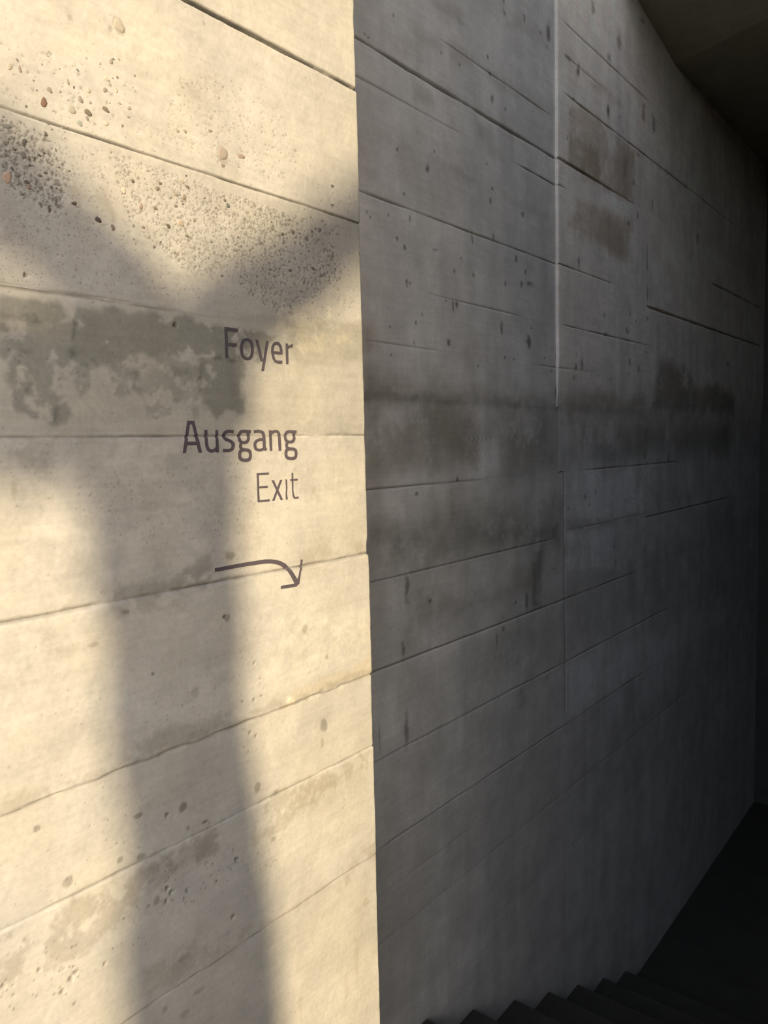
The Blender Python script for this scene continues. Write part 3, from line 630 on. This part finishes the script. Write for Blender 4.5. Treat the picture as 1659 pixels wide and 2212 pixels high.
def col_right(x, z, sec):
    c = np.ones(x.shape+(3,))*R_BASE
    streak = fbm(x, z, 0.05, 4, 3, 1.0, 0.10)
    c *= (1+0.09*fbm(x, z, 0.22, 4, 5)+0.09*streak+0.05*fbm(x, z, 0.03, 4, 9))[..., None]
    r = (z-EYE)/DR
    for lv, t in RJ_T: pass
    lv = np.array([a for a, b in RJ_T]); tt = np.array([b for a, b in RJ_T])
    c *= tt[np.clip(np.searchsorted(lv, r)-1, 0, len(tt)-1)][..., None]
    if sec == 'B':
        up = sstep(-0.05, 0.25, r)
        c *= 1.05+np.stack([0.38*up, 0.29*up, 0.20*up], -1)  # warm light on the upper second section, put into its colour
    for i, (poly, ml, st, soft, warp, ws, brk) in enumerate(R_STAINS):
        cx = sum(p[0] for p in poly)/len(poly)
        if (cx > 1215) != (sec == 'B'): continue
        m = poly_mask(x, z, P(DR, *poly), soft*2.2+.004, warp, ws*.8, i+3)
        if not m.any(): continue
        if brk > 0:
            sel = m > 0
            nb = 0.75*fbm(x[sel], z[sel], 0.10, 6, i+1, 1.0, 0.7)+0.25*fbm(x[sel], z[sel], 0.018, 3, i+4)
            m[sel] *= sstep(-0.40, 0.40, nb+0.5*(1-brk))
        c *= 1+(m*st)[..., None]*(np.array(ml)-1)
    c *= 1-(0.30*np.exp(-((x-XLO)/0.004)**2)*(z < zr(-.086))*sstep(zr(-.86), zr(-.80), z))[..., None]
    gx, gz = at(1045, 947, DR)
    u = x-gx; v = z-gz
    ph = (u+21*(v*v+.00022)**.75+0.011*fbm(x, z, 0.06, 3, 7)-0.10*v)*2*math.pi/0.026+1.5*fbm(x, z, 0.05, 2, 3)
    env = np.exp(-(((u+0.05)/0.12)**2+(v/0.045)**2))*np.clip(.6+1.3*fbm(x, z, 0.05, 3, 9), 0, 1)
    c *= 1-(0.36*env*sstep(-.2, .7, np.sin(ph)))[..., None]
    c *= 1-(0.22*np.exp(-((z-zr(.102))/0.012)**2)*(1-sstep(3.1, 3.5, x))*np.clip(.7+.7*fbm(x, x*0, .2, 3, 2), 0, 1))[..., None]
    for i, (px, py, rx, ry, st) in enumerate(R_MARKS):
        if (px > 1204) != (sec == 'B'): continue
        X, Z = at(px, py, DR); jx, jy = jac(px, py, DR)
        m = blob_mask(x, z, X, Z, max(rx*jx, .004), max(ry*jy, .004), 0.7, 0.45, i)
        c *= 1-(m*min(.75, st*1.25))[..., None]*np.array([.96, 1.0, 1.03])
    for i, (l, xa, xb, dep, wid) in enumerate(RGJ):
        m = sstep(xa-0.06, xa+0.05, x)*(1-sstep(xb-0.06, xb+0.05, x))
        c *= 1-(0.40*min(1, dep/.004)*m*np.exp(-((z-zr(l))/(wid*1.4))**2))[..., None]
    return np.clip(c, 0.01, 0.9).reshape(-1, 3)

wall_right = structure(box('wall_right', (XC-0.012+0.0005, XEND, DR+0.012, DR+0.45, -1.3, 3.95), M_CORE))
def rboard(sec, ra, rb, x0, x1, coarse=False):
    z0, z1 = zr(ra), zr(rb)
    dz = 0.0034 if -1.06 < ra < 1.25 else (0.006 if -2 < ra < 1.25 else 0.012)
    zs = np.linspace(z0, z1, max(4, int((z1-z0)/dz)+1))
    xs = [x0]
    while xs[-1] < x1:
        xs.append(xs[-1]+max(0.0034, 0.0034*(xs[-1]/1.5)**1.6))
    xs = np.array(xs); xs = x0+(xs-x0)*(x1-x0)/(xs[-1]-x0)
    x, z = np.meshgrid(xs, zs)
    h = h_right(x, z, sec)
    V = np.stack([x, DR-h, z], -1)
    if sec == 'B':
        V[:, 0, 1] += 0.0012
    sides = 'LR'
    Vw = wrap(V, DR+0.02, sides)
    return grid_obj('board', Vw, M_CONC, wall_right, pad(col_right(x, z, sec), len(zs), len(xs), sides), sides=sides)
A_LEV = [-2.35, -1.25, -1.03, -.847, -.655, -.464, -.276, -.086, .102, .213, .334, .501, .622, .716, .788, .895, 1.05, 1.2, 1.45, 1.70, 1.95]
for a, b in zip(A_LEV[:-1], A_LEV[1:]):
    xe = XUP+0.001 if a > .09 else (2.46 if a > -.09 else XLO)
    rboard('A', a, b, XA0, xe)
# second section; courses break at a vertical butt joint near x = 3.29
XB = 2.726*DR
B_LO = [-2.35, -1.25, -1.05, -.860, -.655, -.466]
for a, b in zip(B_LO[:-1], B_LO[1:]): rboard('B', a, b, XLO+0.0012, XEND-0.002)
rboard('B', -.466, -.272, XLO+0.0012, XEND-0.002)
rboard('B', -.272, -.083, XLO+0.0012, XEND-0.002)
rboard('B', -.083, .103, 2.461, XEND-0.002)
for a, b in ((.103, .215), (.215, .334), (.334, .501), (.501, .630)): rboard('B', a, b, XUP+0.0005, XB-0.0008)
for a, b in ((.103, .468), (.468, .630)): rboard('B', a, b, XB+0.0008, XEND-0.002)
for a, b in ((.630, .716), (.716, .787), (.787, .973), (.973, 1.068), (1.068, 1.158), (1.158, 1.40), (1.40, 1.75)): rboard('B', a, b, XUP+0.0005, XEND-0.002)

# ================================================================= CEILING, FLOOR, STAIRS, OTHER WALLS
ZC = zr(1.375)
XF = 3.60                       # the crease where the flat ceiling turns up
XR = 2.95                       # front edge of the roof
SL = 0.20
YO = -0.60                      # face of the added, unseen wall opposite
def prism(name, prof, y0, y1, mat, parent=None):
    n = len(prof)
    v = [(a, y0, b) for a, b in prof]+[(a, y1, b) for a, b in prof]
    f = [tuple(range(n-1, -1, -1)), tuple(range(n, 2*n))]+[(i, (i+1) % n, (i+1) % n+n, i+n) for i in range(n)]
    f = [tuple(reversed(q)) for q in f]
    o = new_obj(name, v, f, mat, parent)
    import bmesh
    bm = bmesh.new(); bm.from_mesh(o.data); bmesh.ops.recalc_face_normals(bm, faces=bm.faces); bm.to_mesh(o.data); bm.free()
    return o
def skewed_ceiling():
    # underside: flat part beyond a crease that runs slightly askew across the passage, sloped part rising to the entrance
    sk = -0.34
    xa, xb = XF, XF+sk*(DR-YO)
    zr_ = lambda x, xc: ZC+SL*(xc-x)
    v = [(XEND, DR, ZC), (xa, DR, ZC), (XR, DR, zr_(XR, xa)), (XEND, YO, ZC), (xb, YO, ZC), (XR, YO, zr_(XR, xb)),
         (XEND, DR, 4.6), (XR, DR, 4.6), (XEND, YO, 4.6), (XR, YO, 4.6)]
    f = [(0, 1, 4, 3), (1, 2, 5, 4), (2, 7, 9, 5), (6, 8, 9, 7), (0, 3, 8, 6), (0, 6, 7, 2, 1), (3, 4, 5, 9, 8)]
    o = new_obj('ceiling', v, f, M_CEIL)
    import bmesh
    bm = bmesh.new(); bm.from_mesh(o.data); bmesh.ops.recalc_face_normals(bm, faces=bm.faces); bm.to_mesh(o.data); bm.free()
    return structure(o)
skewed_ceiling()
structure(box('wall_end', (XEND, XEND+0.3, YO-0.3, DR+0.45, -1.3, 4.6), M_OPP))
XJ = XC+0.028-(DL-YO)/math.tan(SUN_AZ)                       # end of that added wall, set so its shadow edge meets the corner
structure(box("wall_sun_blocker", (XJ, 3.10, YO-0.3, YO, -1.3, 4.35), M_OPP))  # added out of view to keep the sun off the shaded wall
structure(box('wall_far_blocker', (3.10, XEND, YO-0.3, 0.25, -1.3, 4.35), M_OPP))      # added unseen wall, narrows the passage to darken its far end
NOS = [1.349*DR, 1.548*DR, 1.757*DR, 1.96*DR, 2.16*DR, 2.36*DR, 2.56*DR]
LEV = [0.0]+[zr(r) for r in (-1.420, -1.522, -1.62, -1.715, -1.81, -1.90)]
ZLAND = zr(-1.99)
structure(box('floor', (-30.0, -1.4, -30.0, DL+0.011, -0.20, 0.0), M_PAVE))
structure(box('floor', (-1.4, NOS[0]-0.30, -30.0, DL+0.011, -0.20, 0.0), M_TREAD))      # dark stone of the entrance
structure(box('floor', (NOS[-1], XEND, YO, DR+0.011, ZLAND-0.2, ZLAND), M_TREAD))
structure(box('wall_low_blocker', (-2.4, -2.2, -6.0, DL+0.011, 0.0, 1.20), M_OPP))      # added unseen low wall, dims the lower part of the walls
structure(box('wall_sky_blocker', (-9.0, -8.6, -7.0, 9.0, 0.0, 3.9), M_OPP))      # added unseen block, hides low sky from the far end of the passage
st = thing('staircase', 'dark stone steps descending along the shaded concrete wall', 'stairs', (NOS[0], 0.0, ZLAND))
for i, (xn, zt) in enumerate(zip(NOS, LEV)):
    xs = NOS[0]-0.299 if i == 0 else NOS[i-1]-0.03
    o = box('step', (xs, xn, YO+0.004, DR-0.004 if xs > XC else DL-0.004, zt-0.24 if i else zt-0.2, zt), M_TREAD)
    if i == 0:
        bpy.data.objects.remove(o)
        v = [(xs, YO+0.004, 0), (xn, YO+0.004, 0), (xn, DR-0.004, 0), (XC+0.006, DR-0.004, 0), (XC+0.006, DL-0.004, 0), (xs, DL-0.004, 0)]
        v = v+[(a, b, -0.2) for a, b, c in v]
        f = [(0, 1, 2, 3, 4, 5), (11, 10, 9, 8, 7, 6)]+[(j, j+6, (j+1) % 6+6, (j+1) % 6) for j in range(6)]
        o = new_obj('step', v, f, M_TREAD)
    adopt(o, st)
    bevel(o, 0.004)

# ================================================================= LETTERING
def hl1(X, Z):
    return h_left(np.array(X)[None, :], np.array(Z)[None, :])[0]
def ribbon(verts, faces, pairs, off, seg=3.0, across=3):
    """a band between two outlines (photograph pixels), laid on the relief of the sunlit wall"""
    A = np.array([p[0] for p in pairs], float); B = np.array([p[1] for p in pairs], float)
    a2, b2 = [A[0]], [B[0]]
    for i in range(len(A)-1):
        n = max(1, int(max(np.hypot(*(A[i+1]-A[i])), np.hypot(*(B[i+1]-B[i])))/seg))
        for k in range(1, n+1):
            a2.append(A[i]+(A[i+1]-A[i])*k/n); b2.append(B[i]+(B[i+1]-B[i])*k/n)
    n = len(a2); base = len(verts); W = across+1
    for a, b in zip(a2, b2):
        for k in range(W):
            q = a+(b-a)*k/across
            X, Z = at(q[0], q[1], DL); verts.append([X, 0, Z])
    idx = list(range(base, base+n*W))
    h = hl1([verts[i][0] for i in idx], [verts[i][2] for i in idx])
    for i, hh in zip(idx, h): verts[i][1] = DL-hh-0.0005-off
    for r in range(n-1):
        for k in range(across):
            i = base+r*W+k
            faces.append((i, i+1, i+W+1, i+W))
    # rim, so that the lettering has a thickness
    rim = [base+k for k in range(W)]+[base+r*W+across for r in range(1, n)]+[base+(n-1)*W+k for k in range(across-1, -1, -1)]+[base+r*W for r in range(n-2, 0, -1)]
    b0 = len(verts)
    for i in rim: verts.append([verts[i][0], verts[i][1]+0.0010, verts[i][2]])
    m = len(rim)
    for k in range(m): faces.append((rim[k], rim[(k+1) % m], b0+(k+1) % m, b0+k))
def cline(pts, w, closed=False, vertical=None):
    """centre line with full width w (or list) -> pairs"""
    p = np.array(pts, float); n = len(p); out = []
    for i in range(n):
        a = p[i-1] if (i > 0 or closed) else p[i]; b = p[(i+1) % n] if (i < n-1 or closed) else p[i]
        t = b-a; t = t/np.hypot(*t); nn = np.array([-t[1], t[0]])
        ww = w[i] if isinstance(w, (list, tuple)) else w
        out.append((p[i]+nn*ww/2, p[i]-nn*ww/2))
    if closed: out.append(out[0])
    return out
def smooth(pts, n=6):
    """Catmull-Rom through the points"""
    p = np.array(pts, float); q = [p[0]]
    for i in range(len(p)-1):
        p0 = p[max(i-1, 0)]; p1 = p[i]; p2 = p[i+1]; p3 = p[min(i+2, len(p)-1)]
        for k in range(1, n+1):
            t = k/n
            q.append(0.5*(2*p1+(p2-p0)*t+(2*p0-5*p1+4*p2-p3)*t*t+(3*p1-p0-3*p2+p3)*t**3))
    return q
def sline(pts, w, n=6): return cline(smooth(pts, n), w)
def ring(cx, cy, ro, so, ri, si, shear=0.0, ex=2.4, n=40):
    out = []
    for k in range(n+1):
        t = 2*math.pi*k/n; c, s = math.cos(t), math.sin(t)
        f = lambda v: math.copysign(abs(v)**(2/ex), v)
        o_ = (cx+ro*f(c), cy+so*f(s)+shear*ro*f(c)); i_ = (cx+ri*f(c), cy+si*f(s)+shear*ri*f(c))
        out.append((o_, i_))
    return out
def letter(word, zoom, ribs, name='letter'):
    ox, oy, s = zoom
    v, f = [], []
    for i, rb in enumerate(ribs):
        rb = [((ox+a[0]*s, oy+a[1]*s), (ox+b[0]*s, oy+b[1]*s)) for a, b in rb]
        ribbon(v, f, rb, 0.00003*i)
    o = new_obj(name, v, f, M_INK)
    adopt(o, word); return o
def base_of(px, py):
    X, Z = at(px, py, DL); return (X, DL-0.001, Z)
def bar(l0, l1, r0, r1):   # quad: start edge l0-l1, end edge r0-r1
    return [(l0, l1), (r0, r1)]
ZF = (460, 680, 220/1659.0)
foyer = thing('sign_lettering', 'dark violet word Foyer lettered on the sunlit concrete wall, topmost word', 'lettering', base_of(560, 785))
letter(foyer, ZF, [bar((188, 198), (237, 200), (207, 706), (257, 707)), bar((236, 202), (238, 264), (410, 226), (405, 285)), bar((242, 454), (245, 509), (388, 467), (388, 523))])
letter(foyer, ZF, [ring(557, 560, 111, 180, 63, 131, 0.07)])
letter(foyer, ZF, [[((693, 400), (738, 406)), ((778, 755), (812, 718)), ((805, 765), (815, 735))], bar((868, 424), (909, 430), (790, 914), (833, 916))])
letter(foyer, ZF, [[((1130, 796), (1132, 745)), ((1065, 797), (1065, 747)), ((1008, 778), (1022, 735)), ((970, 715), (1002, 690)), ((947, 600), (988, 600)), ((955, 510), (992, 540)), ((985, 456), (1008, 500)), ((1035, 437), (1038, 487)), ((1085, 452), (1066, 498)), ((1120, 505), (1086, 540)), ((1135, 585), (1092, 595)), ((1133, 650), (1092, 640))], bar((985, 590), (985, 637), (1100, 603), (1100, 648))])
letter(foyer, ZF, [bar((1183, 464), (1224, 470), (1192, 804), (1231, 806)), [((1222, 512), (1224, 560)), ((1255, 487), (1258, 536)), ((1303, 474), (1301, 528))]])
ZA = (370, 880, 310/1659.0)
aus = thing('sign_lettering', 'bold dark violet word Ausgang lettered across a board joint, longest word on the wall', 'lettering', base_of(520, 985))
letter(aus, ZA, [bar((185, 155), (216, 190), (134, 529), (172, 529)), bar((238, 190), (266, 155), (317, 523), (358, 523)), bar((184, 155), (207, 198), (266, 155), (244, 198)), bar((190, 396), (181, 438), (300, 396), (308, 437))])
letter(aus, ZA, [[((381, 260), (418, 258)), ((387, 360), (423, 360)), ((396, 450), (431, 440)), ((412, 497), (441, 472)), ((440, 520), (460, 484)), ((475, 524), (478, 485)), ((500, 517), (497, 476)), ((522, 498), (516, 455))], bar((510, 260), (540, 258), (517, 520), (553, 520))])
letter(aus, ZA, [sline([(722, 282), (660, 276), (620, 294), (608, 328), (632, 366), (682, 390), (714, 420), (712, 468), (680, 496), (600, 498)], [40, 40, 38, 36, 37, 38, 37, 36, 38, 40, 38, 36]*6)])
def gee(dx, dy, k, w):
    f = lambda x, y: (dx+(x-840)*k, dy+(y-440)*k)
    r1 = ring(840, 341, 72, 84, 39, 47, 0, 2.5); r2 = ring(855, 551, 80, 79, 46, 41, 0.02, 2.8)
    mp = lambda r: [(f(*a), f(*b)) for a, b in r]
    return [mp(r1), mp(bar((858, 258), (858, 297), (923, 262), (922, 298))), mp(sline([(812, 410), (800, 440), (808, 474), (850, 490)], 34)), mp(r2)]
letter(aus, ZA, gee(840, 440, 1.0, 34))
letter(aus, ZA, [sline([(957, 280), (1015, 276), (1055, 290), (1070, 330), (1076, 400), (1082, 470), (1104, 494)], 35), sline([(1076, 370), (1020, 374), (984, 395), (970, 430), (982, 478), (1020, 494), (1060, 484), (1082, 462)], 33)])
letter(aus, ZA, [bar((1129, 265), (1164, 264), (1142, 504), (1171, 503)), sline([(1158, 300), (1185, 280), (1222, 278), (1246, 305), (1253, 360), (1260, 502)], 32)])
letter(aus, ZA, gee(1372, 432, 0.93, 34))
ex = thing('sign_lettering', 'thin violet word Exit in lighter strokes, lowest and shortest word', 'lettering', base_of(600, 1082))
letter(ex, ZA, [bar((989, 758), (1013, 758), (1002, 1098), (1026, 1097)), bar((1010, 757), (1012, 783), (1131, 752), (1131, 776)), bar((1014, 912), (1015, 936), (1117, 905), (1117, 930)), bar((1018, 1074), (1020, 1097), (1141, 1061), (1141, 1086))])
letter(ex, ZA, [bar((1161, 842), (1188, 842), (1268, 1072), (1295, 1069)), bar((1260, 840), (1287, 836), (1170, 1080), (1196, 1079))])
letter(ex, ZA, [[((1322, 832), (1340, 832)), ((1329, 930), (1344, 930)), ((1326, 1000), (1340, 995)), ((1326, 1066), (1349, 1063))]])
letter(ex, ZA, [[((1393, 755), (1411, 755)), ((1396, 880), (1414, 880)), ((1399, 960), (1414, 960)), ((1405, 1030), (1423, 1015)), ((1424, 1058), (1432, 1036)), ((1472, 1054), (1475, 1031))], bar((1374, 830), (1377, 851), (1465, 824), (1463, 845))])
ZR = (440, 1180, 250/1659.0)
arr = thing('direction_arrow', 'violet painted arrow bending down to the right below the word Exit', 'sign', base_of(560, 1260))
letter(arr, ZR, [[((160, 315), (168, 370)), ((400, 270), (400, 326)), ((640, 226), (645, 283)), ((780, 204), (785, 262)), ((880, 188), (885, 250)), ((960, 186), (962, 246)), ((1040, 194), (1030, 256)), ((1110, 215), (1092, 276)), ((1175, 252), (1150, 312)), ((1230, 308), (1195, 362)), ((1275, 378), (1235, 425)), ((1332, 470), (1290, 530))]], 'shaft')
letter(arr, ZR, [[((1094, 566), (1094, 611)), ((1200, 548), (1200, 596)), ((1290, 532), (1318, 577)), ((1330, 470), (1362, 532))], [((1332, 472), (1362, 532)), ((1352, 410), (1372, 440)), ((1364, 340), (1384, 370)), ((1382, 280), (1408, 288)), ((1393, 188), (1421, 190))]], 'arrow_head')

# ================================================================= TREE OUT OF FRAME (casts the soft shadow)
LT = 7.5
def tp(px, py, l=LT):
    X, Z = at(px, py, DL); q = np.array([X, DL, Z])-SUND*l
    return q
SA = math.sin(SUN_AZ)
def tube(name, nodes, parent, mat, nseg=16):
    """nodes: list of (point, radius)"""
    P_ = [np.array(a[0]) for a in nodes]; R_ = [a[1] for a in nodes]
    pts, rad = [], []
    sp = smooth([np.append(p, r) for p, r in zip(P_, R_)], 5)
    n = len(sp); v = []; f = []
    up = np.array([0.3, 0.9, 0.2])
    for i, s in enumerate(sp):
        a = sp[max(i-1, 0)][:3]; b = sp[min(i+1, n-1)][:3]; t = b-a; t /= np.linalg.norm(t)
        e1 = np.cross(t, up); e1 /= np.linalg.norm(e1); e2 = np.cross(t, e1)
        for k in range(nseg):
            th = 2*math.pi*k/nseg
            r = s[3]*(1+0.05*math.sin(3*th+i*.7)+0.04*math.sin(7*th-i*.4))
            v.append(s[:3]+r*(math.cos(th)*e1+math.sin(th)*e2))
    for i in range(n-1):
        for k in range(nseg):
            f.append((i*nseg+k, i*nseg+(k+1) % nseg, (i+1)*nseg+(k+1) % nseg, (i+1)*nseg+k))
    f.append(tuple(range(nseg))); f.append(tuple(range((n-1)*nseg, n*nseg)))
    o = new_obj(name, v, f, mat, None, True)
    adopt(o, parent); return o
def trad(px, py, half):     # half width in photograph pixels -> radius of the limb
    return half*jac(px, py, DL)[0]*SA*0.98
p0 = tp(452, 2200)
tree = thing('tree', 'forked tree standing out of the frame, its shadow falls on the sunlit wall', 'tree', (float(p0[0]), float(p0[1]), 0.0))
trunk = []
for px, py, hw in [(452, 2200, 146), (430, 1900, 142), (405, 1600, 146), (388, 1400, 152), (370, 1200, 165), (365, 1050, 172), (375, 900, 170), (400, 780, 165), (420, 700, 120)]:
    trunk.append((tp(px, py), trad(px, py, hw)))
low = trunk[0][0].copy(); low2 = low.copy(); low2[2] = -0.15
mid = low.copy(); mid[2] = 0.5*(low[2])
trunk = [(low2, trunk[0][1]*1.25), (mid, trunk[0][1]*1.05)]+trunk
tube('trunk', trunk, tree, M_BARK)
tube('branch', [(tp(400, 800), trad(400, 800, 100)), (tp(500, 690, 7.8), trad(500, 690, 88)), (tp(600, 622, 8.6), trad(610, 600, 74)), (tp(690, 550, 10), trad(700, 490, 64)), (tp(800, 465, 11.5), trad(790, 360, 54)), (tp(1000, 320, 13), trad(980, 60, 36))], tree, M_BARK)
tube('branch', [(tp(390, 880), trad(390, 880, 150)), (tp(250, 650, 8.6), trad(260, 720, 150)), (tp(100, 470, 10.4), trad(120, 600, 150)), (tp(-50, 330, 12), trad(0, 500, 140)), (tp(-200, 180, 13), trad(0, 330, 120)), (tp(-360, 0, 12.5), trad(0, 100, 100))], tree, M_BARK)
tube('branch', [(tp(380, 1000), trad(380, 1000, 130)), (tp(230, 880, 8.5), trad(230, 880, 140)), (tp(80, 800, 10), trad(80, 800, 150)), (tp(-80, 740, 11), trad(0, 720, 150)), (tp(-260, 640, 12), trad(0, 640, 130))], tree, M_BARK)
rl = np.random.RandomState(5)
lv, lf = [], []
for (px, py, rx, ry, n) in [(90, 900, 130, 90, 420), (30, 960, 120, 70, 260), (-80, 800, 120, 140, 300), (170, 960, 110, 90, 240), (-150, 420, 160, 140, 260), (700, 560, 60, 50, 30), (300, 700, 90, 60, 60)]:
    for i in range(n):
        a = rl.uniform(0, 6.28); r = math.sqrt(rl.rand())
        c = tp(px+rx*r*math.cos(a), py+ry*r*math.sin(a), 10+rl.uniform(-0.8, 0.8))
        d1 = rl.normal(size=3); d1 /= np.linalg.norm(d1); d2 = np.cross(d1, rl.normal(size=3)); d2 /= np.linalg.norm(d2)
        b = len(lv); s = rl.uniform(.025, .05)
        lv += [c-d1*s, c-d2*s*.45, c+d1*s, c+d2*s*.45]; lf.append((b, b+1, b+2, b+3))
o = new_obj('foliage', lv, lf, M_LEAF); adopt(o, tree); o['kind'] = 'stuff'
